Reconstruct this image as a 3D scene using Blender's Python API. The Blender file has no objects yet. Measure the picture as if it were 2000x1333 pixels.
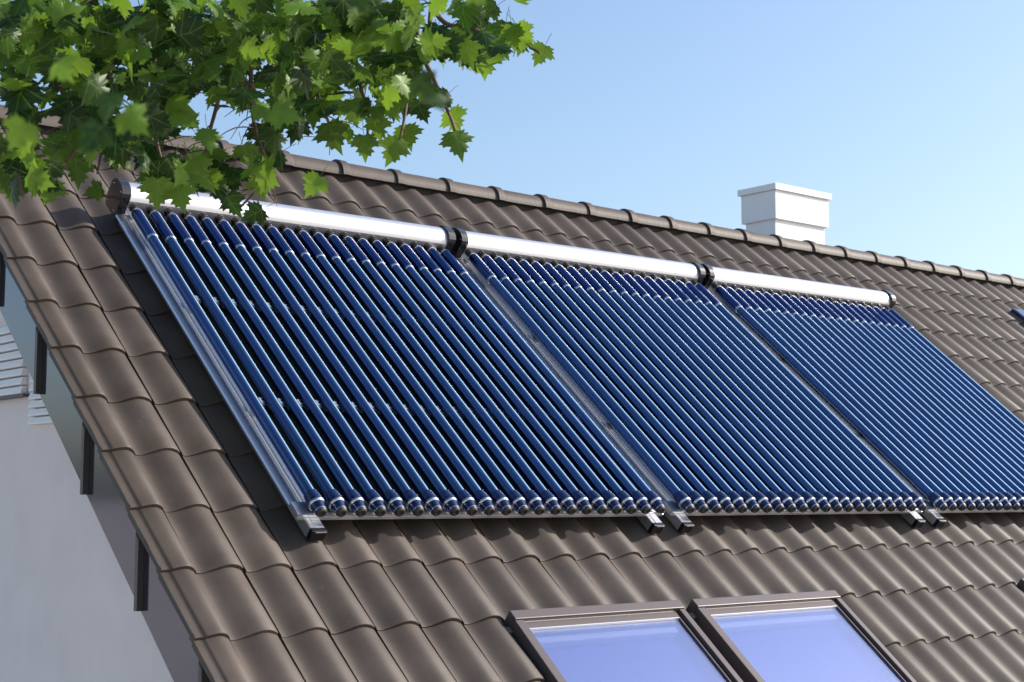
import bpy, bmesh, math, random
from mathutils import Vector, Matrix

# ------------------------------------------------------------------ camera, sky, sun, exposure
sc = bpy.context.scene
CAM = Vector((-3.04778, -4.74812, 0.06086))
YAW, PITCH = math.radians(39.887), math.radians(5.9885)     # yaw from +Y towards +X
FPX = 2914.12                                               # focal length in px of a 2000 px wide picture
FWD = Vector((math.sin(YAW)*math.cos(PITCH), math.cos(YAW)*math.cos(PITCH), math.sin(PITCH)))
RGT = FWD.cross(Vector((0, 0, 1))).normalized()
UPV = RGT.cross(FWD)
cd = bpy.data.cameras.new('camera'); cam = bpy.data.objects.new('camera', cd)
sc.collection.objects.link(cam); sc.camera = cam
cam.location = CAM
cam.rotation_euler = Matrix((RGT, UPV, -FWD)).transposed().to_euler()
cd.sensor_width = 36; cd.lens = FPX/2000*36
cd.clip_start = 0.05; cd.clip_end = 3000
cd.dof.use_dof = True; cd.dof.focus_distance = 6.6; cd.dof.aperture_fstop = 5.6

SUN = Vector((1.15, -0.620, 0.785)).normalized()            # direction towards the sun
EL = math.asin(SUN.z); AZ = math.atan2(SUN.x, SUN.y)
w = bpy.data.worlds.new('World'); sc.world = w; w.use_nodes = True
nt = w.node_tree; bg = nt.nodes['Background']
sky = nt.nodes.new('ShaderNodeTexSky'); sky.sky_type = 'NISHITA'; sky.sun_disc = False
sky.sun_elevation = EL; sky.sun_rotation = AZ
sky.altitude = 0; sky.air_density = 1.1; sky.dust_density = 2.2; sky.ozone_density = 3.0
nt.links.new(sky.outputs[0], bg.inputs[0]); bg.inputs[1].default_value = 0.15
sd = bpy.data.lights.new('sun', 'SUN'); so = bpy.data.objects.new('sun', sd); sc.collection.objects.link(so)
sd.energy = 4.2; sd.angle = math.radians(0.53); sd.color = (1.0, 0.94, 0.86)
so.rotation_euler = SUN.to_track_quat('Z', 'Y').to_euler()
sc.view_settings.view_transform = 'Standard'; sc.view_settings.look = 'None'
sc.view_settings.exposure = 0.55; sc.view_settings.gamma = 1.0; sc.view_settings.use_curve_mapping = False

# ------------------------------------------------------------------ helpers
random.seed(7)
COL = sc.collection
A = math.radians(40.3527)                                   # roof pitch
ROT = Matrix.Rotation(A, 4, 'X')                            # roof axes: u along ridge, v up the slope, h off the slope
GZ = -4.6                                                   # ground level

def mat(name, col, rough=0.5, metal=0.0, noise=None, spec=0.5, bump=None, coat=0.0, scale=8.0, coatr=0.05):
    m = bpy.data.materials.new(name); m.use_nodes = True
    n = m.node_tree.nodes; l = m.node_tree.links; b = n['Principled BSDF']
    b.inputs['Base Color'].default_value = (*col, 1); b.inputs['Roughness'].default_value = rough
    b.inputs['Metallic'].default_value = metal; b.inputs['Specular IOR Level'].default_value = spec
    b.inputs['Coat Weight'].default_value = coat; b.inputs['Coat Roughness'].default_value = coatr
    if noise or bump:
        tc = n.new('ShaderNodeTexCoord'); nz = n.new('ShaderNodeTexNoise')
        nz.inputs['Scale'].default_value = scale; nz.inputs['Detail'].default_value = 6
        l.new(tc.outputs['Object'], nz.inputs['Vector'])
        if noise:
            r = n.new('ShaderNodeValToRGB')
            r.color_ramp.elements[0].position = 0.3; r.color_ramp.elements[1].position = 0.7
            r.color_ramp.elements[0].color = (*[c*(1-noise) for c in col], 1)
            r.color_ramp.elements[1].color = (*[min(1, c*(1+noise)) for c in col], 1)
            l.new(nz.outputs['Fac'], r.inputs[0]); l.new(r.outputs[0], b.inputs['Base Color'])
        if bump:
            bp = n.new('ShaderNodeBump'); bp.inputs['Strength'].default_value = bump; bp.inputs['Distance'].default_value = 0.002
            n2 = n.new('ShaderNodeTexNoise'); n2.inputs['Scale'].default_value = scale*14; n2.inputs['Detail'].default_value = 4
            l.new(tc.outputs['Object'], n2.inputs['Vector'])
            l.new(n2.outputs['Fac'], bp.inputs['Height']); l.new(bp.outputs[0], b.inputs['Normal'])
    return m

def tile_mat():
    m = mat('tile_clay', (0.076, 0.059, 0.049), rough=0.5, noise=0.2, bump=0.12, scale=7.0, spec=0.28)
    n = m.node_tree.nodes; l = m.node_tree.links; b = n['Principled BSDF']
    oi = n.new('ShaderNodeObjectInfo'); hs = n.new('ShaderNodeHueSaturation'); mr = n.new('ShaderNodeMapRange')
    mr.inputs['To Min'].default_value = 0.84; mr.inputs['To Max'].default_value = 1.14
    l.new(oi.outputs['Random'], mr.inputs['Value']); l.new(mr.outputs[0], hs.inputs['Value'])
    src = b.inputs['Base Color'].links[0].from_socket
    l.new(src, hs.inputs['Color']); l.new(hs.outputs[0], b.inputs['Base Color'])
    tcl = n.new('ShaderNodeTexCoord'); geo = n.new('ShaderNodeNewGeometry')
    vn = n.new('ShaderNodeTexNoise'); vn.inputs['Scale'].default_value = 26; vn.inputs['Detail'].default_value = 8; vn.inputs['Roughness'].default_value = 0.7
    l.new(geo.outputs['Position'], vn.inputs['Vector'])
    cr = n.new('ShaderNodeValToRGB'); cr.color_ramp.elements[0].position = 0.63; cr.color_ramp.elements[1].position = 0.72
    cr.color_ramp.elements[1].color = (0.55, 0.55, 0.55, 1); l.new(vn.outputs['Fac'], cr.inputs[0])
    mixl = n.new('ShaderNodeMix'); mixl.data_type = 'RGBA'; mixl.inputs['B'].default_value = (0.115, 0.105, 0.085, 1)
    l.new(cr.outputs[0], mixl.inputs['Factor']); l.new(hs.outputs[0], mixl.inputs['A'])
    gn = n.new('ShaderNodeTexNoise'); gn.inputs['Scale'].default_value = 2.3; gn.inputs['Detail'].default_value = 5
    l.new(geo.outputs['Position'], gn.inputs['Vector'])
    gr = n.new('ShaderNodeMapRange'); gr.inputs['From Min'].default_value = 0.3; gr.inputs['From Max'].default_value = 0.7; gr.inputs['To Min'].default_value = 0.86; gr.inputs['To Max'].default_value = 1.1
    l.new(gn.outputs['Fac'], gr.inputs['Value'])
    h2 = n.new('ShaderNodeHueSaturation'); l.new(gr.outputs[0], h2.inputs['Value']); l.new(mixl.outputs['Result'], h2.inputs['Color']); l.new(h2.outputs[0], b.inputs['Base Color'])
    # faint weather streaks running down the slope
    tc = n.new('ShaderNodeTexCoord'); mp = n.new('ShaderNodeMapping'); mp.inputs['Scale'].default_value = (60, 4, 10)
    nz = n.new('ShaderNodeTexNoise'); nz.inputs['Scale'].default_value = 1.0; nz.inputs['Detail'].default_value = 3
    l.new(tc.outputs['Object'], mp.inputs[0]); l.new(mp.outputs[0], nz.inputs['Vector'])
    r2 = n.new('ShaderNodeMapRange'); r2.inputs['To Min'].default_value = 0.50; r2.inputs['To Max'].default_value = 0.64
    l.new(nz.outputs['Fac'], r2.inputs['Value']); l.new(r2.outputs[0], b.inputs['Roughness'])
    return m

M = dict(
    tile=tile_mat(),
    deck=mat('roof_felt', (0.03, 0.028, 0.027), rough=0.9, noise=0.3),
    alu=mat('aluminium', (0.74, 0.74, 0.77), rough=0.36, metal=0.8, bump=0.02, scale=20),
    rail=mat('rail_aluminium', (0.72, 0.73, 0.76), rough=0.30, metal=0.85),
    tube=mat('selective_blue_glass', (0.002, 0.038, 0.20), rough=0.14, metal=0.97, coat=0.3, coatr=0.03),
    sleeve=mat('blue_sleeve', (0.002, 0.042, 0.18), rough=0.2, metal=0.9, coat=0.8),
    navy=mat('navy_end_cap', (0.003, 0.018, 0.085), rough=0.22, metal=0.4, coat=0.6),
    ring=mat('steel_ring', (0.62, 0.61, 0.60), rough=0.25, metal=1.0),
    black=mat('black_plastic', (0.010, 0.009, 0.010), rough=0.25, spec=0.5),
    matte=mat('black_cap', (0.006, 0.006, 0.008), rough=0.4, spec=0.3),
    rubber=mat('dark_rubber', (0.03, 0.027, 0.026), rough=0.5),
    shade_and_rail=mat('black_shade_and_rail', (0.003, 0.003, 0.004), rough=0.7, spec=0.15),
    winframe=mat('brown_window_metal', (0.105, 0.084, 0.082), rough=0.42, metal=0.25, bump=0.03, scale=15),
    gasket=mat('dark_gasket', (0.02, 0.018, 0.018), rough=0.5),
    flash=mat('dark_flashing', (0.05, 0.05, 0.055), rough=0.35, metal=0.5),
    trim=mat('light_trim', (0.75, 0.75, 0.75), rough=0.3, metal=0.6),
    reflected_sky=mat('reflected_sky_blue', (0.15, 0.19, 0.46), rough=0.8),
    white=mat('white_paint', (0.80, 0.79, 0.78), rough=0.55, noise=0.03, bump=0.04, scale=4),
    wall=mat('white_render', (0.74, 0.67, 0.64), rough=0.8, noise=0.04, bump=0.15, scale=5),
    barge=mat('barge_sheet', (0.12, 0.118, 0.15), rough=0.08, metal=0.8, scale=3),
    bracket=mat('bracket_brown', (0.075, 0.063, 0.055), rough=0.45, metal=0.2),
    verge=mat('verge_clay', (0.075, 0.058, 0.048), rough=0.5, noise=0.08, bump=0.1),
    bark=mat('twig_bark', (0.12, 0.06, 0.04), rough=0.7, noise=0.25, bump=0.3, scale=30),
    trunk=mat('trunk_bark', (0.10, 0.075, 0.055), rough=0.85, noise=0.35, bump=0.8, scale=6),
    ground=mat('ground', (0.42, 0.385, 0.35), rough=0.95, noise=0.2, scale=0.3),
    wood=mat('woodland', (0.05, 0.055, 0.035), rough=0.9, noise=0.5, scale=0.4),
)

def leaf_mat():
    m = bpy.data.materials.new('maple_leaf'); m.use_nodes = True
    n = m.node_tree.nodes; l = m.node_tree.links; b = n['Principled BSDF']; out = n['Material Output']
    oi = n.new('ShaderNodeAttribute'); oi.attribute_name = 'tint'; oi.attribute_type = 'GEOMETRY'
    ob = n.new('ShaderNodeObjectInfo')
    mx0 = n.new('ShaderNodeMath'); mx0.operation = 'ADD'
    l.new(oi.outputs['Fac'], mx0.inputs[0]); l.new(ob.outputs['Random'], mx0.inputs[1])
    fr = n.new('ShaderNodeMath'); fr.operation = 'FRACT'; l.new(mx0.outputs[0], fr.inputs[0])
    r = n.new('ShaderNodeValToRGB'); e = r.color_ramp.elements
    e[0].color = (0.014, 0.042, 0.005, 1); e[1].color = (0.125, 0.24, 0.020, 1); e[0].position = 0.30; e[1].position = 1.0
    l.new(fr.outputs[0], r.inputs[0])
    def mth(op, a, c=None):
        q = n.new('ShaderNodeMath'); q.operation = op
        for i, v in enumerate((a, c)):
            if v is None: continue
            if isinstance(v, (int, float)): q.inputs[i].default_value = v
            else: l.new(v, q.inputs[i])
        return q.outputs[0]
    ax = n.new('ShaderNodeAttribute'); ax.attribute_name = 'lx'; ay = n.new('ShaderNodeAttribute'); ay.attribute_name = 'ly'
    xa = mth('ABSOLUTE', ax.outputs['Fac'])
    v1 = xa
    v2 = mth('ABSOLUTE', mth('SUBTRACT', mth('SUBTRACT', ay.outputs['Fac'], .05), mth('MULTIPLY', xa, .45)))
    v3 = mth('ABSOLUTE', mth('SUBTRACT', mth('SUBTRACT', ay.outputs['Fac'], .28), mth('MULTIPLY', xa, 1.0)))
    vm = mth('LESS_THAN', mth('MINIMUM', mth('MINIMUM', v1, v2), v3), .013)
    vein = n.new('ShaderNodeMix'); vein.data_type = 'RGBA'; vein.inputs['B'].default_value = (0.17, 0.27, 0.05, 1)
    l.new(mth('MULTIPLY', vm, .55), vein.inputs['Factor']); l.new(r.outputs[0], vein.inputs['A'])
    l.new(vein.outputs['Result'], b.inputs['Base Color'])
    b.inputs['Roughness'].default_value = 0.45; b.inputs['Specular IOR Level'].default_value = 0.35
    tr = n.new('ShaderNodeBsdfTranslucent')
    hs = n.new('ShaderNodeHueSaturation'); hs.inputs['Value'].default_value = 1.7; hs.inputs['Hue'].default_value = 0.485
    l.new(r.outputs[0], hs.inputs['Color']); l.new(hs.outputs[0], tr.inputs['Color'])
    mx = n.new('ShaderNodeMixShader'); mx.inputs[0].default_value = 0.38
    l.new(b.outputs[0], mx.inputs[1]); l.new(tr.outputs[0], mx.inputs[2]); l.new(mx.outputs[0], out.inputs['Surface'])
    return m
M['leaf'] = leaf_mat()
def drawn(m, weight):
    """outer glass drawn along its length: a long narrow sheen over the blue coating"""
    n = m.node_tree.nodes; l = m.node_tree.links; b = n['Principled BSDF']
    t = n.new('ShaderNodeTangent'); t.direction_type = 'RADIAL'; t.axis = 'Y'
    g = n.new('ShaderNodeBsdfAnisotropic'); g.inputs['Color'].default_value = (0.50, 0.82, 1, 1)
    g.inputs['Roughness'].default_value = 0.44; g.inputs['Anisotropy'].default_value = 0.62; g.inputs['Rotation'].default_value = 0.0
    l.new(t.outputs[0], g.inputs['Tangent'])
    mx = n.new('ShaderNodeMixShader'); mx.inputs[0].default_value = weight
    l.new(b.outputs[0], mx.inputs[1]); l.new(g.outputs[0], mx.inputs[2]); l.new(mx.outputs[0], n['Material Output'].inputs['Surface'])
drawn(M['tube'], 0.105)
for k_ in ('black',):
    M[k_].node_tree.nodes['Principled BSDF'].inputs['Coat Weight'].default_value = 0.6
    M[k_].node_tree.nodes['Principled BSDF'].inputs['Coat IOR'].default_value = 1.55
M['tube'].node_tree.nodes['Principled BSDF'].inputs['Coat IOR'].default_value = 1.6

def glass_mat():
    m = bpy.data.materials.new('coated_window_glass'); m.use_nodes = True
    n = m.node_tree.nodes; l = m.node_tree.links; out = n['Material Output']; n.remove(n['Principled BSDF'])
    g = n.new('ShaderNodeBsdfGlossy'); g.inputs['Color'].default_value = (0.62, 0.69, 0.97, 1); g.inputs['Roughness'].default_value = 0.02
    t = n.new('ShaderNodeBsdfTransparent'); t.inputs['Color'].default_value = (0.93, 0.94, 0.96, 1)
    lw = n.new('ShaderNodeLayerWeight'); lw.inputs['Blend'].default_value = 0.5
    mr = n.new('ShaderNodeMapRange'); mr.inputs['To Min'].default_value = 0.30; mr.inputs['To Max'].default_value = 0.62
    l.new(lw.outputs['Fresnel'], mr.inputs['Value'])
    mx = n.new('ShaderNodeMixShader'); l.new(mr.outputs[0], mx.inputs[0])
    l.new(t.outputs[0], mx.inputs[1]); l.new(g.outputs[0], mx.inputs[2]); l.new(mx.outputs[0], out.inputs['Surface'])
    return m
M['glass'] = glass_mat()

class MB:
    """collects vertices and faces for one mesh"""
    def __init__(s): s.v = []; s.f = []; s.sm = []
    def add(s, vs, fs, smooth=False):
        o = len(s.v); s.v += [tuple(p) for p in vs]
        for f in fs: s.f.append(tuple(i+o for i in f)); s.sm.append(smooth)
    def box(s, x0, x1, y0, y1, z0, z1, bev=0.0):
        if bev <= 0:
            vs = [(x, y, z) for z in (z0, z1) for y in (y0, y1) for x in (x0, x1)]
            s.add(vs, [(0, 2, 3, 1), (4, 5, 7, 6), (0, 1, 5, 4), (2, 6, 7, 3), (0, 4, 6, 2), (1, 3, 7, 5)])
        else:
            bm = bmesh.new(); r = bmesh.ops.create_cube(bm, size=1)
            for v in bm.verts: v.co = Vector(((x0+x1)/2+v.co.x*(x1-x0), (y0+y1)/2+v.co.y*(y1-y0), (z0+z1)/2+v.co.z*(z1-z0)))
            bmesh.ops.bevel(bm, geom=list(bm.edges), offset=bev, segments=2, affect='EDGES', profile=0.6)
            bm.verts.index_update()
            s.add([v.co.copy() for v in bm.verts], [[v.index for v in f.verts] for f in bm.faces]); bm.free()
    def prism(s, prof, x0, x1, smooth=False):
        """closed profile of (y, z) extruded along x"""
        n = len(prof); vs = [(x0, y, z) for y, z in prof] + [(x1, y, z) for y, z in prof]
        s.add(vs, [(i, (i+1) % n, n+(i+1) % n, n+i) for i in range(n)], smooth)
        s.add([(x0, y, z) for y, z in prof], [tuple(range(n))[::-1]]); s.add([(x1, y, z) for y, z in prof], [tuple(range(n))])
    def lathe(s, prof, seg=20, caps=True, axis='Y'):
        """profile of (position, radius) turned round the Y axis; a radius step makes a hard edge"""
        for (p0, r0), (p1, r1) in zip(prof[:-1], prof[1:]):
            vs = []
            for p, r in ((p0, r0), (p1, r1)):
                for i in range(seg):
                    a = 2*math.pi*i/seg; vs.append((r*math.cos(a), p, r*math.sin(a)))
            s.add(vs, [(i, (i+1) % seg, seg+(i+1) % seg, seg+i) for i in range(seg)], True)
        if caps:
            for k, (p, r) in ((0, prof[0]), (1, prof[-1])):
                if r > 1e-4:
                    vs = [(r*math.cos(2*math.pi*i/seg), p, r*math.sin(2*math.pi*i/seg)) for i in range(seg)]
                    s.add(vs, [tuple(range(seg)) if k else tuple(range(seg))[::-1]])
    def tube(s, pts, radii, seg=6):
        pts = [Vector(p) for p in pts]; rings = []
        for i, p in enumerate(pts):
            d = (pts[min(i+1, len(pts)-1)]-pts[max(i-1, 0)]).normalized()
            a = d.cross(Vector((0.3, 0.2, 1))).normalized(); b = d.cross(a)
            rings += [p+(a*math.cos(2*math.pi*k/seg)+b*math.sin(2*math.pi*k/seg))*radii[i] for k in range(seg)]
        fs = [(i*seg+k, i*seg+(k+1) % seg, (i+1)*seg+(k+1) % seg, (i+1)*seg+k) for i in range(len(pts)-1) for k in range(seg)]
        fs += [tuple(range(seg))[::-1], tuple((len(pts)-1)*seg+k for k in range(seg))]
        s.add(rings, fs, True)
    def mesh(s, name, m):
        me = bpy.data.meshes.new(name); me.from_pydata(s.v, [], s.f); me.materials.append(m)
        me.polygons.foreach_set('use_smooth', s.sm)
        bm = bmesh.new(); bm.from_mesh(me); bmesh.ops.recalc_face_normals(bm, faces=bm.faces[:]); bm.to_mesh(me); bm.free()
        me.update(); return me
    def build(s, name, m, parent=None, loc=(0, 0, 0)):
        return obj(name, s.mesh(name, m), parent, loc)

def obj(name, me, parent=None, loc=(0, 0, 0)):
    o = bpy.data.objects.new(name, me); COL.objects.link(o); o.parent = parent; o.location = loc
    return o
def empty(name, loc=(0, 0, 0), rot=None):
    o = bpy.data.objects.new(name, None); COL.objects.link(o); o.location = loc; o.empty_display_size = 0.2
    if rot: o.rotation_euler = rot
    return o
def tag(o, label=None, cat=None, group=None, kind=None):
    for k, v in (('label', label), ('category', cat), ('group', group), ('kind', kind)):
        if v: o[k] = v
    return o
def roofpt(u, v, h): return Vector((u, v*math.cos(A)-h*math.sin(A), v*math.sin(A)+h*math.cos(A)))
def pix(p):
    d = Vector(p)-CAM; z = d.dot(FWD)
    return (1000+FPX*d.dot(RGT)/z, 666.5-FPX*d.dot(UPV)/z, z)
def at(x, y, dist):                                          # a point at a real distance along a line of sight
    return CAM + (FWD + RGT*((x-1000)/FPX) - UPV*((y-666.5)/FPX))*dist

# ------------------------------------------------------------------ the setting
b = MB(); S = 1500; b.add([(-S, -S, GZ), (S, -S, GZ), (S, S, GZ), (-S, S, GZ)], [(0, 1, 2, 3)])
tag(b.build('ground', M['ground']), kind='structure')
# a distant belt of woodland beyond the gable end
b = MB(); rr = random.Random(3); N = 260
top = []
for i in range(N):
    t = i/(N-1); x = -120 + rr.uniform(-6, 6) + 40*math.sin(t*5); y = -200+t*480
    top.append((x, y, GZ+7.0+2.5*rr.random()+2*math.sin(t*37)))
vs = []
for (x, y, z) in top: vs += [(x+5, y, GZ), (x+3, y, z*0.6+GZ*0.4), (x, y, z), (x-8, y, GZ)]
b.add(vs, [(i*4+k, i*4+4+k, i*4+5+k, i*4+1+k) for i in range(N-1) for k in range(3)])
tag(b.build('woodland', M['wood']), 'distant dark belt of woodland mirrored in the gable board', 'woodland', kind='stuff')

# ------------------------------------------------------------------ the house
house = empty('house', (0, 0, GZ))
tag(house, 'white rendered house with a brown clay tiled gable roof and white chimney', 'house')
UMIN, UMAX = -0.60, 10.6
PEAK_Y = 2.517
H0 = (0, 0, -GZ)                                             # children of the house are given in world coordinates
# gable wall and long walls, one closed shell under the roof
b = MB()
def under(y): return abs(y-PEAK_Y)
zpk = PEAK_Y*math.tan(A) - 0.24/math.cos(A)
yf, yb = -1.45, 2*PEAK_Y+1.45
def zr(y): return zpk - abs(y-PEAK_Y)*math.tan(A)
prof = [(yf, GZ), (yf, zr(yf)), (PEAK_Y, zpk), (yb, zr(yb)), (yb, GZ)]
b.prism(prof, -0.50, UMAX-0.1)
b.build('wall', M['wall'], house, H0)
# white cladding boards on the gable, two stepped groups, each board a piece
wallo = [o for o in house.children if o.name.startswith('wall')][0]
bd = MB(); bd.prism([(0, 0), (0, 0.036), (0.01, 0.042), (0.012, 0)], 0, 1)
def board(y0, y1, z, hgt=0.040):
    y0 = max(y0, (z+hgt+0.36/math.cos(A))/math.tan(A))
    if y0 > y1-.02: return
    b = MB()
    vs = []
    for y in (y0, y1):
        vs += [(-0.502, y, z), (-0.530, y, z), (-0.530, y, z+hgt*0.25), (-0.522, y, z+hgt*0.8), (-0.502, y, z+hgt*0.8)]
    b.add(vs, [(k, (k+1) % 5, 5+(k+1) % 5, 5+k) for k in range(5)] + [(4, 3, 2, 1, 0), (5, 6, 7, 8, 9)])
    return b.build('cladding_board', M['white'], wallo)
for k in range(8):
    board(1.60-0.0*k, 2.4, 0.512+k*0.040)
for k in range(7):
    board(0.95, 1.515, 0.372+k*0.036, 0.036)
b = MB(); b.box(-0.536, -0.502, 1.56, 2.4, 0.497, 0.509); b.build('cladding_bead', M['verge'], wallo)

# roof deck (near slope) carrying the tiles
roof = None
b = MB(); b.box(UMIN+0.01, UMAX, -2.36, 3.28, -0.215, -0.185)
roof = b.build('roof', M['deck'], house, H0); roof.rotation_euler = (A, 0, 0)

TW, TR, TU0, TV0, TH = 0.1985, 0.327, -0.528, -0.137, -0.150
PROF = [(0.032, .004), (.07, .002), (.12, .001), (.18, .003), (.25, .0085), (.32, .0160), (.39, .0240), (.46, .0315), (.53, .0372),
        (.59, .0405), (.65, .0418), (.71, .0412), (.77, .0390), (.83, .0348), (.885, .0285), (.935, .0200)]
def tile_mb(prof, width):
    """one tile: curved top, chamfered nose, front edge that thins out towards the trough"""
    b = MB(); L = TR+0.03; n = len(prof); ch = 0.005
    pts = [(p*width, h) for p, h in prof]
    k = [0.30+0.70*min(1.0, max(0.0, (h-.002)/.03)) for p, h in prof]
    sl = [-0.0175/TR*q for q in k]; T = [0.0155*q for q in k]
    vs = [(u, ch, h) for u, h in pts] + [(u, L, h+sl[i]*L) for i, (u, h) in enumerate(pts)]
    vs += [(u, 0, h-ch*0.8*k[i]) for i, (u, h) in enumerate(pts)]
    b.add(vs, [(i, i+1, n+i+1, n+i) for i in range(n-1)] + [(2*n+i, 2*n+i+1, i+1, i) for i in range(n-1)], True)
    vs = [(u, 0, h-ch*0.8*k[i]) for i, (u, h) in enumerate(pts)] + [(u, 0.0, h-T[i]) for i, (u, h) in enumerate(pts)]
    b.add(vs, [(i+1, i, n+i, n+i+1) for i in range(n-1)], True)
    for e, rev in ((-1, False), (0, True)):
        u, h = pts[e]
        f = (0, 1, 2, 3); b.add([(u, 0, h-ch*0.8*k[e]), (u, L, h+sl[e]*L), (u, L, h+sl[e]*L-.0155), (u, 0, h-.0155)], [f[::-1] if rev else f])
    return b
tile_b = tile_mb(PROF, TW)
tile_me = tile_b.mesh('roof_tile', M['tile'])
VPROF = [(-.36, .0250), (-.18, .0270), (-.02, .0285), (-.01, .0305), (.10, .0335), (.22, .0368), (.34, .0395), (.45, .0415), (.56, .0420), (.66, .0405), (.76, .0365), (.85, .0300), (.935, .0212)]
VW = 0.100
vb = tile_mb(VPROF, VW)
sl = -0.0175/TR; L = TR
# thin outer lip of the verge flange
vb.add([(-.36*VW, 0.0, .021), (-.36*VW, L, .025+sl*L), (-.36*VW, L, .004+sl*L), (-.36*VW, 0, .004)], [(0, 1, 2, 3)])
verge_me = vb.mesh('verge_tile', M['tile'])

WINS = [(0.660, 1.592), (1.672, 2.640), (4.225, 5.18)]       # roof windows, span along the ridge
WTOP = -0.466
def in_window(u0, v0):
    if v0 > TV0-TR*1.5: return False
    uc = u0+TW/2
    return any(a < uc < c for a, c in ((0.663, 2.648), (4.236, 5.23))) and v0 > -2.0
cells = []
for j in range(-7, 10):
    v0 = TV0+j*TR
    for k in range(0, 56):
        u0 = TU0+k*TW
        if u0 > UMAX-0.2 or in_window(u0, v0): continue
        x, y, z = pix(roofpt(u0+TW*.6, v0+TR*.45, TH+.03))
        vis = -60 < x < 2060 and -40 < y < 1390
        hid = (0.02 < u0+TW*0.5 < 5.75 and 0.1 < v0 < 2.0)
        cells.append((0 if (vis and not hid) else 1, z, u0, v0))
cells.sort()
solo = [c for c in cells if c[0] == 0][:300]
rest = [c for c in cells if c not in set(solo)]
rt = random.Random(11)
def jit(): return rt.uniform(-.0012, .0012)
for _, z, u0, v0 in solo:
    o = obj('roof_tile', tile_me, roof, (u0+jit(), v0+jit()*1.5, TH+jit()*.5))
    o.rotation_euler = (rt.uniform(-.002, .002), rt.uniform(-.004, .004), rt.uniform(-.003, .003))
big = MB()
for _, z, u0, v0 in rest:
    a_, b_, c_ = u0+jit(), v0+jit()*1.5, TH+jit()*.5
    off = len(big.v)
    big.v += [(x+a_, y+b_, q+c_) for x, y, q in tile_b.v]
    big.f += [tuple(i+off for i in f) for f in tile_b.f]; big.sm += tile_b.sm
tag(big.build('roof_tiles', M['tile'], roof), kind='stuff')
for j in range(-7, 10):
    o = obj('verge_tile', verge_me, roof, (TU0-VW+0.003, TV0+j*TR, TH+jit()*.3))
# far slope: ribbed sheet of the same clay
b = MB(); pts = []
for k in range(0, 56):
    for p, h in PROF[::3]: pts.append((TU0+(k+p)*TW, h))
b.add([(u, PEAK_Y+0.02, (PEAK_Y*math.tan(A)+(TH)/math.cos(A))+h/math.cos(A)) for u, h in pts] +
      [(u, 2*PEAK_Y+1.9, (-1.9*math.tan(A)+(TH)/math.cos(A))+h/math.cos(A)) for u, h in pts],
      [(i, i+1, len(pts)+i+1, len(pts)+i) for i in range(len(pts)-1)], True)
b.build('rear_slope', M['tile'], house, H0)
# ridge tiles
RR = 0.092; RP = 0.391
def half_round(b, x0, x1, r0, r1, y0, z0, seg=18, lo=-0.02):
    vs = []
    for x, r in ((x0, r0), (x1, r1)):
        for i in range(seg+1):
            a = math.pi*i/seg; vs.append((x, y0-r*math.cos(a), z0+r*math.sin(a)))
    n = seg+1
    b.add(vs, [(i, i+1, n+i+1, n+i) for i in range(seg)], True)
    ins = [(x0, y0-(r0-.014)*math.cos(math.pi*i/seg), z0+(r0-.014)*math.sin(math.pi*i/seg)) for i in range(n)]
    b.add(vs[:n]+ins, [(i+1, i, n+i, n+i+1) for i in range(seg)])
    ins2 = [(x1, y0-(r1-.014)*math.cos(math.pi*i/seg), z0+(r1-.014)*math.sin(math.pi*i/seg)) for i in range(n)]
    b.add(vs[n:]+ins2, [(i, i+1, n+i+1, n+i) for i in range(seg)])
    b.add([vs[0], ins[0], ins2[0], vs[n]], [(0, 1, 2, 3)])
    b.add(ins+ins2, [(i+1, i, n+i, n+i+1) for i in range(seg)], True)
b = MB(); half_round(b, 0.0, RP+0.02, RR, RR-.004, 0, 0); ridge_me = b.mesh('ridge_tile', M['tile'])
b = MB(); half_round(b, -0.010, 0.040, RR+.012, RR+.011, 0, 0); half_round(b, 0.040, 0.048, RR+.007, RR+.004, 0, 0); collar_me = b.mesh('collar', M['tile'])
RC = roofpt(0, 3.10, -0.10); RC.y += RR
iR = Matrix.Rotation(-A, 4, 'X')
for k in range(-6, 24):
    x = 1.285+RP*k
    if x < UMIN-0.1 or x > UMAX: continue
    o = obj('ridge_tile', ridge_me, roof); o.matrix_local = iR @ Matrix.Translation((x, RC.y+jit(), RC.z+jit()))
    c = obj('collar', collar_me, o) if False else None
    co = obj('ridge_collar', collar_me, roof); co.matrix_local = iR @ Matrix.Translation((x, RC.y, RC.z))
# ridge batten closing the dark gap under the ridge tiles
b = MB(); b.box(UMIN, UMAX, RC.y-0.05, RC.y+0.05, RC.z-0.12, RC.z+0.03); b.build('ridge_batten', M['deck'], house, H0)

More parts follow.
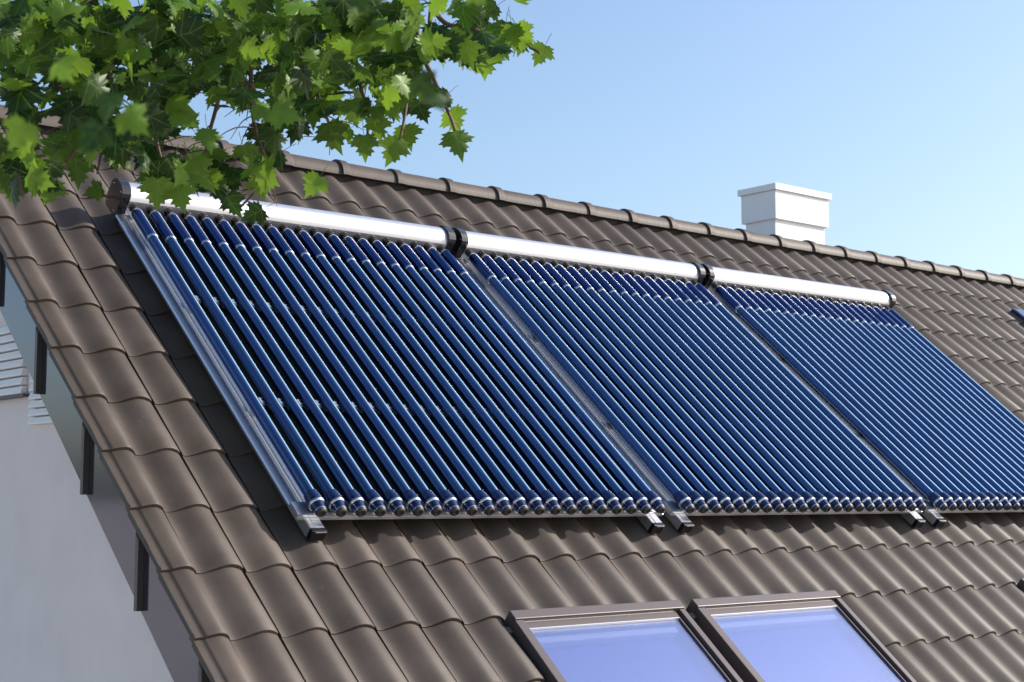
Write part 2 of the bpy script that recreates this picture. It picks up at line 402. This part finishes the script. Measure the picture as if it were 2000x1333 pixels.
# barge board along the gable, with brackets
b = MB(); b.box(-0.600, -0.575, -2.40, 3.16, -0.425, -0.187, 0.003)
bo = b.build('barge_board', M['barge'], house, H0); bo.rotation_euler = (A, 0, 0)
b = MB(); pk = 2*PEAK_Y
def mir(v, h):
    p = roofpt(0, v, h); return (pk-p.y, p.z)
b.prism([mir(-2.4, -.43), mir(3.10, -.43), mir(3.10, -.187), mir(-2.4, -.187)], -0.60, -0.575)
b.build('barge_board', M['barge'], house, H0)
for k in range(-3, 6):
    y = 0.250+0.487*k
    zt = y*math.tan(A) - 0.200/math.cos(A)
    zb = zt-0.292
    b = MB()
    x0, x1 = -0.622, -0.600
    y0, y1 = y-0.012, y+0.012
    # rib with a top cut to the slope and a chamfered head
    vs = [(x0, y0, zb), (x0, y1, zb), (x1, y1, zb), (x1, y0, zb), (x0, y0, zt-.014-.03), (x0, y1, zt+.014-.03), (x1, y1, zt+.014), (x1, y0, zt-.014)]
    b.add(vs, [(0, 1, 2, 3), (4, 7, 6, 5), (0, 4, 5, 1), (2, 6, 7, 3), (0, 3, 7, 4), (1, 5, 6, 2)])
    br = b.build('bracket', M['bracket'], house, H0)
    b = MB(); b.box(-0.610, -0.602, y+0.0125, y+0.036, zb+0.020, zb+0.075); b.build('bracket_plate', M['bracket'], br)
    b = MB(); t = 0.02
    b.add([(-0.633, y+.05, zt+.072), (-0.633, y+.012, zt+.02), (-0.633, y+.0, zt+.03), (-0.633, y+.03, zt+.08),
           (-0.605, y+.05, zt+.072), (-0.605, y+.012, zt+.02), (-0.605, y+.0, zt+.03), (-0.605, y+.03, zt+.08)],
          [(0, 1, 2, 3), (7, 6, 5, 4), (0, 4, 5, 1), (1, 5, 6, 2), (2, 6, 7, 3), (3, 7, 4, 0)])
    b.build('verge_tab', M['verge'], br)

# chimney behind the ridge
cx0, cx1, cy0, cy1, ct = 5.73, 6.415, 2.60, 2.988, 2.467
b = MB(); b.box(cx0+.045, cx1-.045, cy0+.045, cy1-.045, 1.3, 2.22); ch = b.build('chimney', M['white'], house, H0)
b = MB(); b.box(cx0+.020, cx1-.020, cy0+.020, cy1-.020, 2.195, ct-.050, .003); b.build('upper_block', M['white'], ch)
b = MB(); b.box(cx0, cx1, cy0, cy1, ct-.049, ct, .004); b.build('cap', M['white'], ch)
b = MB(); b.box(cx0+.15, cx1-.15, cy0+.1, cy1-.1, ct, ct+.002); b.build('flue_opening', M['deck'], ch)

# roof windows
def roof_window(u0, u1, v1, v0, h0=-0.17, h1=-0.094):
    f = MB(); wd = 0.042
    f.box(u0, u1, v1-0.046, v1, h0, h1+0.006, .003)                # head cover
    f.box(u0, u0+wd, v0, v1-0.0465, h0, h1, .003); f.box(u1-wd*.75, u1, v0, v1-0.0465, h0, h1, .003)
    f.box(u0, u1, v0-.08, v0-.0005, h0, h1, .003)
    o = f.build('roof_window', M['winframe'], house, H0); o.rotation_euler = (A, 0, 0)
    s = MB(); a = u0+wd; c = u1-wd*.75; t = v1-0.0465
    s.box(a+.0005, c-.022, t-.038, t-.0005, h0, h1-.012, .002)     # sash head
    s.box(c-.0215, c-.014, v0, t-.0005, h0, h1-.014)               # thin sash edge at the far side
    s.build('sash', M['winframe'], o)
    g = MB(); g.box(c-.0135, c-.0005, v0, t-.0005, h0, h1-.02); g.build('gasket', M['gasket'], o)
    ln = MB(); ln.box(a+.01, c-.03, t-.0030, t-.0008, h1-.0125, h1-.010); ln.box(a+.0005, c-.024, t-.0405, t-.0385, h0, h1-.011)
    ln.build('trim_line', M['trim'], o)
    p = MB(); p.box(a+.0005, c-.0225, v0, t-.042, h1-.026, h1-.022); p.build('glass', M['glass'], o)
    bl = MB(); bl.box(a+.001, c-.023, v0, t-.043, h0, h0+.01); bl.build('reflected_sky', M['reflected_sky'], o)  # blue sheet added under the pane, its colour standing in for reflected sky
    cb = MB(); cb.box(a+.02, c-.06, t-.098, t-.068, h0+.011, h1-.030, .004); cb.build('reflection_band', M['white'], o)  # pale strip added to imitate the band reflected near the pane's top
    return o
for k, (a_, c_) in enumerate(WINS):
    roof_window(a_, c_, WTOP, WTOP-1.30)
# gutters of dark flashing beside and between the windows
for a_, c_, h in ((0.560, 0.658, -.178), (1.594, 1.670, -.172), (2.642, 2.67, -.178), (4.15, 4.223, -.178)):
    b = MB(); b.box(a_, c_, -0.86, WTOP+.02, h-.006, h); b.box(a_, c_, -1.86, -0.8605, h-.012, h-.004)
    o = b.build('flashing', M['flash'], house, H0); o.rotation_euler = (A, 0, 0)
    cl = MB(); cl.box(c_-.03, c_-.001, WTOP-.075, WTOP-.045, h+.001, h+.05, .003); cl.build('corner_clip', M['winframe'], o)
# a small blue glazed hatch far along the roof
b = MB(); b.box(8.11, 8.75, 2.34, 2.64, -.15, -.095, .004); o = b.build('roof_hatch', M['navy'], house, H0); o.rotation_euler = (A, 0, 0)
b = MB(); b.box(8.125, 8.735, 2.355, 2.625, -.094, -.091); b.build('glass', M['navy'], o)

# ------------------------------------------------------------------ three evacuated tube solar collectors
HARC = [(2.180, .028), (2.186, .044), (2.197, .058), (2.213, .070), (2.235, .078), (2.260, .079), (2.284, .072), (2.302, .058), (2.312, .040), (2.315, .018)]
HP = [(2.186, -.062), (2.180, -.050), (2.180, .028)], [(2.315, .018), (2.315, -.050), (2.309, -.062), (2.186, -.062)]
CAPP = [(2.200, -.068), (2.178, -.045), (2.174, .045), (2.178, .064), (2.192, .079), (2.214, .088), (2.240, .092), (2.268, .089),
        (2.292, .080), (2.309, .065), (2.318, .045), (2.322, -.040), (2.300, -.068)]
NT, TP = 21, 0.09
def mesh_of(fn, name, m):
    b = MB(); fn(b); return b.mesh(name, m)
tube_me = mesh_of(lambda b: b.lathe([(.10, .0245), (1.91, .0245)], 28), 'tube', M['tube'])
sleeve_me = mesh_of(lambda b: b.lathe([(1.912, .0265), (1.916, .0280), (2.112, .0280), (2.122, .0265), (2.130, .0235), (2.134, .019)], 28), 'sleeve', M['sleeve'])
collar2_me = mesh_of(lambda b: b.lathe([(1.898, .0252), (1.900, .0270), (1.9105, .0270), (1.9115, .0260)], 24), 'collar', M['ring'])
srim_me = mesh_of(lambda b: b.lathe([(2.123, .0272), (2.131, .0250), (2.136, .0215), (2.137, .017)], 24), 'sleeve_rim', M['ring'])
neck_me = mesh_of(lambda b: b.lathe([(2.130, .0165), (2.150, .0165), (2.1505, .0185), (2.156, .0185), (2.1565, .0165), (2.182, .0165)], 18), 'neck', M['rubber'])
knob_me = mesh_of(lambda b: b.lathe([(2.164, .019), (2.166, .0225), (2.178, .0225), (2.1805, .020)], 20), 'gland', M['black'])
def capf(b): b.lathe([(.112, .0250), (.110, .0290), (.075, .0325), (.058, .0325), (.050, .0290), (.018, .0232), (.012, .0200)], 24)
cap_me = mesh_of(capf, 'end_cap', M['navy'])
ring_me = mesh_of(lambda b: b.lathe([(.059, .0325), (.056, .0338), (.051, .0325), (.048, .0295)], 24), 'ring', M['ring'])
tip_me = mesh_of(lambda b: b.lathe([(.018, .0235), (.014, .0240), (.004, .0205), (.0, .016), (.0005, .011), (.006, .009)], 20), 'tip', M['rubber'])
tipring_me = mesh_of(lambda b: b.lathe([(.0195, .0238), (.017, .0246), (.0145, .0242)], 20), 'tip_ring', M['ring'])
def clipf(b):
    for k, dv in enumerate((-.020, -.009, .003, .014)):
        b.box(-.014, .014, dv, dv+.005, -.032, -.010+.004*(k % 2))
    b.box(-.017, .017, -.024, .024, -.034, -.030); b.box(-.004, .004, -.016, .018, -.030, -.004)
clip_me = mesh_of(clipf, 'clip', M['rail'])
screw_me = mesh_of(lambda b: b.lathe([(0, .0042), (.0018, .0038), (.0025, .002)], 10), 'screw', M['ring'])
def foot_cap(b):
    b.box(-.034, .031, -.034, -.012, -.104, -.056, .003)

def collector(u0, label):
    c = empty('solar_collector', roofpt(u0, 0, 0), (A, 0, 0))
    tag(c, label, 'solar collector', 'solar collectors in a row on the roof')
    b = MB(); xa, xb = -0.052, 1.852
    for pr, smo in ((HP[0], False), (HARC, True), (HP[1], False)):
        n = len(pr); b.add([(xa, y, z) for y, z in pr]+[(xb, y, z) for y, z in pr], [(i, i+1, n+i+1, n+i) for i in range(n-1)], smo)
    hd = b.build('manifold', M['alu'], c)
    for side, x in ((-1, -.075), (1, 1.830)):
        b = MB(); b.prism(CAPP, x, x+.045, False); e = b.build('end_cover', M['black'], c)
        for (v, h) in ((2.290, .055), (2.200, .060), (2.205, -.045), (2.300, -.040)):
            s = obj('screw', screw_me, e, (x if side < 0 else x+.045, v, h)); s.rotation_euler = (0, 0, math.pi/2 if side < 0 else -math.pi/2)
    for k in range(NT):
        t = obj('tube', tube_me, c, (k*TP, 0, 0))
        for n, me in (('sleeve', sleeve_me), ('collar', collar2_me), ('sleeve_rim', srim_me), ('neck', neck_me), ('gland', knob_me), ('end_cap', cap_me), ('ring', ring_me), ('tip', tip_me), ('tip_ring', tipring_me)):
            obj(n, me, t)
    # bottom rail: a channel with a fine groove along its face
    b = MB(); b.prism([(.038, -.063), (.038, -.052), (.041, -.051), (.041, -.048), (.038, -.047), (.038, -.038), (.060, -.036), (.112, -.036), (.112, -.063)], -.072, 1.872)
    b.build('bottom_rail', M['rail'], c)
    for x in (0.0, 1.800):
        b = MB(); x0, x1 = x-.035, x+.030
        pr = [(x0, -.104), (x0, -.060), (x0+.002, -.0575), (x0+.018, -.0575), (x0+.020, -.0605), (x0+.023, -.0605), (x0+.025, -.0575), (x1-.002, -.0575), (x1, -.060), (x1, -.104)]
        n = len(pr); vs = [(p, -.012, h) for p, h in pr] + [(p, 2.19, h) for p, h in pr]
        b.add(vs, [(i, (i+1) % n, n+(i+1) % n, n+i) for i in range(n)] + [tuple(range(n))[::-1], tuple(range(n, 2*n))])
        sr = b.build('side_rail', M['rail'], c)
        f = MB(); f.box(x0-.001, x1+.001, -.034, -.0125, -.105, -.0562, .003); fc = f.build('foot_cap', M['matte'], sr)
        f = MB(); f.box(x0+.016, x1-.002, -.0352, -.0345, -.0635, -.0590); f.build('foot_highlight', M['trim'], fc)  # thin silver strip added as the highlight along the cap's upper edge
    # side sheets beside the first and last tube
    for x0, x1, lip in ((-.072, .034, -.072), (1.766, 1.872, 1.866)):
        b = MB()
        xs = [x0, x0+.004, x0+.026, x0+.030, x0+.050, x0+.056, x0+.074, x1-.004, x1]
        hs = [-.0545, -.047, -.047, -.0505, -.0525, -.0495, -.0525, -.0505, -.0505]
        n = len(xs); vs = [(x, .1125, h) for x, h in zip(xs, hs)] + [(x, 2.178, h) for x, h in zip(xs, hs)]
        vs += [(x, .1125, -.0565) for x in xs] + [(x, 2.178, -.0565) for x in xs]
        b.add(vs, [(i, i+1, n+i+1, n+i) for i in range(n-1)])
        b.add(vs, [(2*n+i+1, 2*n+i, 3*n+i, 3*n+i+1) for i in range(n-1)] + [(0, n, 3*n, 2*n), (n-1, 3*n-1, 4*n-1, 2*n-1)] + [(i+1, i, 2*n+i, 2*n+i+1) for i in range(n-1)])
        sp = b.build('side_sheet', M['rail'], c)
        b = MB(); b.box(x0+.045, x0+.062, 2.125, 2.160, -.046, -.034, .002); b.build('fixing_tab', M['alu'], sp)
    b = MB(); b.box(.0345, 1.7655, .113, 2.179, -.0565, -.0535); b.build('gap_shade_sheet', M['shade_and_rail'], c)  # black sheet added to darken the gaps between tubes, where shade falls
    for v in (1.44, .705):
        b = MB(); b.box(.036, 1.764, v-.020, v+.020, -.0533, -.0345); cr = b.build('cross_rail', M['shade_and_rail'], c)
        for k in range(NT-1):
            obj('clip', clip_me, cr, ((k+.5)*TP, v, 0))
    return c
D = 1.9926
collector(0, 'leftmost blue evacuated tube solar collector, nearest the gable edge')
collector(D, 'middle blue evacuated tube solar collector between the two others')
collector(2*D, 'rightmost blue evacuated tube solar collector, farthest along the roof below the chimney')

# ------------------------------------------------------------------ maple tree hanging in from the left
rl = random.Random(21)
HALF = [(0, 0), (.15, -.07), (.21, -.02), (.36, -.05), (.30, .06), (.43, .11), (.36, .17), (.56, .30), (.43, .33), (.45, .43), (.31, .41),
        (.21, .46), (.31, .60), (.20, .62), (.20, .74), (.10, .72), (0, 1.0)]
def leaf_mb(bend, fold, pet=0.55):
    b = MB(); out = HALF + [(-x, y) for x, y in HALF[-2:0:-1]]
    def z(x, y): return -fold*abs(x) - bend*(y-.2)**2 + .03*math.sin(9*x+5*y)
    vs = [(0, .33, z(0, .33))] + [(x, y, z(x, y)) for x, y in out]
    n = len(out)
    b.add(vs, [(0, 1+i, 1+(i+1) % n) for i in range(n)], True)
    b.tube([(0, .02, z(0, 0)), (0.01, -pet*.5, .03), (.0, -pet, .10)], [.011, .009, .012], 4)
    return b
HALF = [(x*1.12, y) for x, y in HALF]
leaf_bs = [leaf_mb(.10, .12), leaf_mb(.25, .30), leaf_mb(-.12, .08), leaf_mb(.40, .15), leaf_mb(.55, .38), leaf_mb(.15, -.22)]
def leaf_xy(me, lbs):
    xs = [v[0] for b_ in lbs for v in b_.v]; ys = [v[1] for b_ in lbs for v in b_.v]
    for nm, vals_ in (('lx', xs), ('ly', ys)):
        at_ = me.attributes.new(nm, 'FLOAT', 'POINT'); at_.data.foreach_set('value', vals_)
leaf_mes = []
for lb in leaf_bs:
    me = lb.mesh('leaf', M['leaf']); leaf_xy(me, [lb]); leaf_mes.append(me)

tree = empty('maple_tree', (-3.55, 0.55, GZ))
tag(tree, 'leafy green maple tree overhanging the roof at upper left', 'tree')
TO = Vector(tree.location)
def tpart(b, name, m): return b.build(name, m, tree, tuple(-TO))
b = MB(); tp = [TO, TO+Vector((.03, .02, 1.5)), TO+Vector((-.04, .05, 3.2)), TO+Vector((.05, 0, 5.0)), TO+Vector((.15, -.05, 6.6)), TO+Vector((.2, -.1, 8.4))]
b.tube(tp, [.21, .17, .15, .125, .09, .03], 12); tpart(b, 'trunk', M['trunk'])
def curve(pts, n=8):
    """smooth polyline through points"""
    out = []; P = [Vector(p) for p in pts]
    for i in range(len(P)-1):
        p0, p1, p2, p3 = P[max(i-1, 0)], P[i], P[i+1], P[min(i+2, len(P)-1)]
        for k in range(n):
            t = k/n
            out.append(0.5*((2*p1)+(-p0+p2)*t+(2*p0-5*p1+4*p2-p3)*t*t+(-p0+3*p1-3*p2+p3)*t**3))
    out.append(P[-1]); return out
# limbs leave the trunk above the frame and droop; each branch is one part that carries its leaves
limb_root = TO+Vector((.06, -.02, 5.6))
limb_end = at(420, -330, 5.3)
lp = curve([limb_root, (limb_root+limb_end)/2+Vector((0, 0, .35)), limb_end, at(820, -210, 5.4)])
b = MB(); b.tube(lp, [.055*(1-.75*i/len(lp)) for i in range(len(lp))], 8); limb = tpart(b, 'limb', M['bark'])
#        start index on limb, branch polyline in sight-line positions (x, y, distance)
BR = [
 (6,  [(120, -260, 5.0), (60, -60, 4.9), (40, 140, 4.8), (30, 300, 4.75), (45, 385, 4.7)]),
 (8,  [(180, -240, 5.1), (140, -40, 5.0), (100, 110, 4.95), (150, 260, 4.9), (110, 350, 4.85)]),
 (10, [(260, -240, 5.2), (250, -40, 5.1), (215, 130, 5.0), (205, 250, 5.0), (190, 340, 4.95)]),
 (12, [(330, -240, 5.2), (310, 0, 5.2), (300, 140, 5.15), (301, 250, 5.1), (330, 360, 5.05)]),
 (14, [(470, -240, 5.3), (455, 0, 5.25), (433, 165, 5.2), (404, 292, 5.15), (420, 380, 5.1)]),
 (15, [(520, -240, 5.35), (500, 0, 5.3), (490, 160, 5.25), (498, 250, 5.2), (520, 340, 5.15), (470, 405, 5.1)]),
 (17, [(600, -220, 5.4), (570, 20, 5.3), (600, 130, 5.3), (640, 235, 5.25), (655, 265, 5.2)]),
 (19, [(700, -200, 5.4), (690, 40, 5.4), (700, 150, 5.35), (720, 230, 5.3), (712, 290, 5.3)]),
 (21, [(800, -200, 5.45), (805, 30, 5.4), (800, 130, 5.4), (790, 230, 5.35), (775, 295, 5.3)]),
 (22, [(810, -200, 5.45), (815, 60, 5.4), (850, 160, 5.35), (880, 230, 5.3), (900, 290, 5.3)]),
 (23, [(830, -190, 5.5), (850, 20, 5.45), (930, 60, 5.4), (1010, 80, 5.4), (1055, 105, 5.35)]),
 (22, [(860, -190, 5.5), (840, 70, 5.45), (900, 105, 5.4), (940, 125, 5.4)]),
]
branches = []; nodes = []
for bi, (si, pl) in enumerate(BR):
    pts = curve([lp[min(si*1, len(lp)-1)]] + [at(*p) for p in pl], 7)
    b = MB(); n = len(pts)
    b.tube(pts, [.0125*(1-.82*i/n)+.0012 for i in range(n)], 6)
    # side twigs
    tw = []
    for i in range(8, n-5, 1 if bi < 7 else 3):
        d = Vector((rl.uniform(-1, 1), rl.uniform(-1, 1), rl.uniform(-.75, .25)))
        ln = rl.uniform(.10, .30)*(1.15-.5*i/n)*(1 if bi < 7 else .45)
        e = pts[i]+d.normalized()*ln
        mid = (pts[i]+e)/2+Vector((0, 0, .02))
        q = curve([pts[i], mid, e], 3); b.tube(q, [.0028, .0026, .0024, .0022, .0018, .0015, .0012][:len(q)], 4); tw.append(e); tw.append(mid)
    o = tpart(b, 'branch', M['bark']); branches.append(o)
    nodes += [(p, bi) for p in pts[8:]] + [(p, bi) for p in tw]
# leaf clusters: sight-line centre, spread and number
CL = [(60, 60, 85, 75, 46), (190, 60, 85, 75, 46), (310, 50, 90, 65, 48), (430, 55, 80, 65, 42), (550, 60, 80, 65, 38), (665, 55, 75, 60, 34), (770, 45, 70, 50, 26),
      (40, 190, 60, 65, 26), (150, 175, 70, 55, 24), (260, 150, 65, 55, 22), (370, 150, 70, 55, 22), (480, 150, 60, 45, 18), (590, 145, 60, 45, 18), (690, 140, 60, 50, 18), (780, 125, 55, 45, 14), (860, 95, 50, 40, 12),
      (25, 310, 40, 60, 18), (95, 330, 40, 45, 8), (215, 265, 70, 50, 22), (330, 225, 60, 40, 12), (285, 335, 60, 40, 10), (370, 345, 60, 45, 12), (420, 290, 50, 40, 6),
      (515, 285, 35, 40, 5), (505, 350, 35, 35, 6), (565, 215, 45, 40, 9), (640, 195, 55, 35, 10), (735, 190, 50, 40, 9), (430, 380, 35, 22, 4),
      (930, 55, 55, 35, 10), (1000, 75, 30, 18, 4), (925, 105, 35, 22, 5), (820, 185, 30, 25, 4)]
SPOTS = [(1057, 104, 44, 118), (985, 62, 50, 100), (945, 120, 62, 95), (885, 232, 52, 60), (893, 275, 56, 75), (795, 262, 52, 75), (772, 292, 55, 110), (712, 283, 50, 90),
         (650, 262, 62, 70), (672, 258, 40, 150), (735, 248, 50, 85), (615, 360, 48, 125), (515, 265, 60, 80), (535, 305, 50, 150), (505, 360, 52, 75), (410, 352, 50, 80),
         (498, 417, 46, 150), (452, 398, 50, 65), (350, 378, 58, 75), (308, 372, 60, 90), (420, 365, 44, 60), (30, 372, 52, 80), (95, 372, 55, 110), (185, 372, 40, 160), (822, 215, 44, 70), (868, 190, 40, 140),
         (335, 345, 60, 100), (385, 330, 55, 60), (285, 300, 58, 120), (455, 345, 50, 95), (540, 240, 56, 80), (580, 250, 50, 110), (150, 330, 60, 95), (60, 330, 62, 70), (15, 340, 60, 90), (120, 290, 60, 110), (235, 290, 60, 75), (480, 300, 46, 70), (612, 215, 56, 90), (690, 215, 56, 80), (760, 205, 52, 60), (980, 95, 40, 60), (1020, 85, 40, 100)]
leaves = []
def frame(tipdir, nrm):
    y = tipdir.normalized(); z = (nrm-y*nrm.dot(y)).normalized(); x = y.cross(z)
    return Matrix((x, y, z)).transposed()
for (x, y, rx, ry, n) in CL:
    for k in range(int(n*(1.25 if y < 110 else .95))):
        px, py = rl.gauss(x, rx*.55), rl.gauss(y, ry*.55)
        if (190 < px < 285 and py > 318) or py > 385 or (px > 560 and py > 250) or (px > 430 and py > 345): continue
        d = rl.uniform(4.45, 5.75) if x > 150 else rl.uniform(4.2, 5.3)
        size = rl.uniform(.080, .124)
        a = rl.gauss(75, 45)
        leaves.append((at(px, py, d), size, a, rl.uniform(-75, 75), rl.uniform(-60, 60), px, py))
for (x, y, s, a) in SPOTS:
    d = rl.uniform(4.9, 5.4); leaves.append((at(x, y, d), s*d/FPX*1.12, a, rl.uniform(-28, 28), rl.uniform(-25, 25), x, y))
# a few leaves on a near twig, out of focus
for (x, y, d, s) in ((215, 205, 2.0, .050), (260, 235, 2.05, .05), (185, 265, 1.9, .048), (828, 165, 1.75, .036), (850, 195, 1.8, .036), (120, 130, 2.1, .05), (705, 5, 1.9, .03), (930, -8, 1.9, .03), (40, 260, 2.0, .05)):
    leaves.append((at(x, y, d), s, rl.uniform(40, 130), rl.uniform(-40, 40), rl.uniform(-40, 40), x, y))
tinted = []
def leaf_matrix(p, size, a, tilt, turn):
    a = math.radians(a)
    tip = RGT*math.cos(a) - UPV*math.sin(a)                   # direction of the tip as it hangs
    nrm = -FWD
    m = frame(tip, nrm)
    R = m @ Matrix.Rotation(math.radians(turn), 3, 'Y') @ Matrix.Rotation(math.radians(tilt), 3, 'X')
    return Matrix.Translation(p) @ R.to_4x4() @ Matrix.Scale(size, 4) @ Matrix.Translation((0, -.33, 0))
def score(t):
    z = (t[0]-CAM).dot(FWD); off = not (-20 < t[5] < 2020 and -25 < t[6] < 1350)
    return (off, -t[1]/z)
leaves.sort(key=score)
for t in leaves[:300]:
    nb = min(nodes, key=lambda q: (q[0]-t[0]).length_squared)[1]
    o = obj('leaf', rl.choice(leaf_mes), branches[nb])
    o.matrix_local = Matrix.Translation(TO) @ Matrix.Translation(-TO) @ leaf_matrix(*t[:5]) if False else leaf_matrix(*t[:5])
# remaining leaves of the crown, in one mass: the small ones in view and the crown beyond the frame
used_lb = []; mass = MB(); extra = list(leaves[300:])
while len(extra) < len(leaves[300:])+1500:
    p = TO + Vector((rl.gauss(.2, 1.0), rl.gauss(-.2, .9), rl.uniform(5.2, 9.0)))
    x, y, z = pix(p)
    if z > 0.3 and -40 < x < 2050 and y > -60: continue
    if z < 1.2 and z > 0: continue
    extra.append((p, rl.uniform(.08, .11), rl.uniform(20, 160), rl.uniform(-70, 70), rl.uniform(-70, 70), x, y))
for t in extra:
    m = leaf_matrix(*t[:5]); lb = rl.choice(leaf_bs); used_lb.append(lb); off = len(mass.v)
    mass.v += [tuple(m @ Vector(v)) for v in lb.v]; mass.f += [tuple(i+off for i in f) for f in lb.f]; mass.sm += lb.sm
lm = mass.build('crown', M['leaf'], tree, tuple(-TO)); tag(lm, kind='stuff'); leaf_xy(lm.data, used_lb)
tint = lm.data.attributes.new('tint', 'FLOAT', 'FACE')
nf = [len(lb.f) for lb in leaf_bs]
vals = []; rv = random.Random(5)
for lb in used_lb:
    q_ = rv.random(); vals += [q_]*len(lb.f)
tint.data.foreach_set('value', vals)
# upper limbs of the crown outside the picture
b = MB()
for k in range(9):
    a = k*0.9; z = 5.6+.3*k
    p0 = TO+Vector((.1, -.05, z)); p1 = p0+Vector((math.cos(a)*1.2, math.sin(a)*1.2, .5)); 
    x, y, zz = pix(p1)
    if zz > 0 and -50 < x < 2050 and y > -80: continue
    b.tube(curve([p0, (p0+p1)/2+Vector((0, 0, .1)), p1], 4), [.04-.004*i for i in range(9)], 6)
tpart(b, 'upper_limbs', M['bark'])
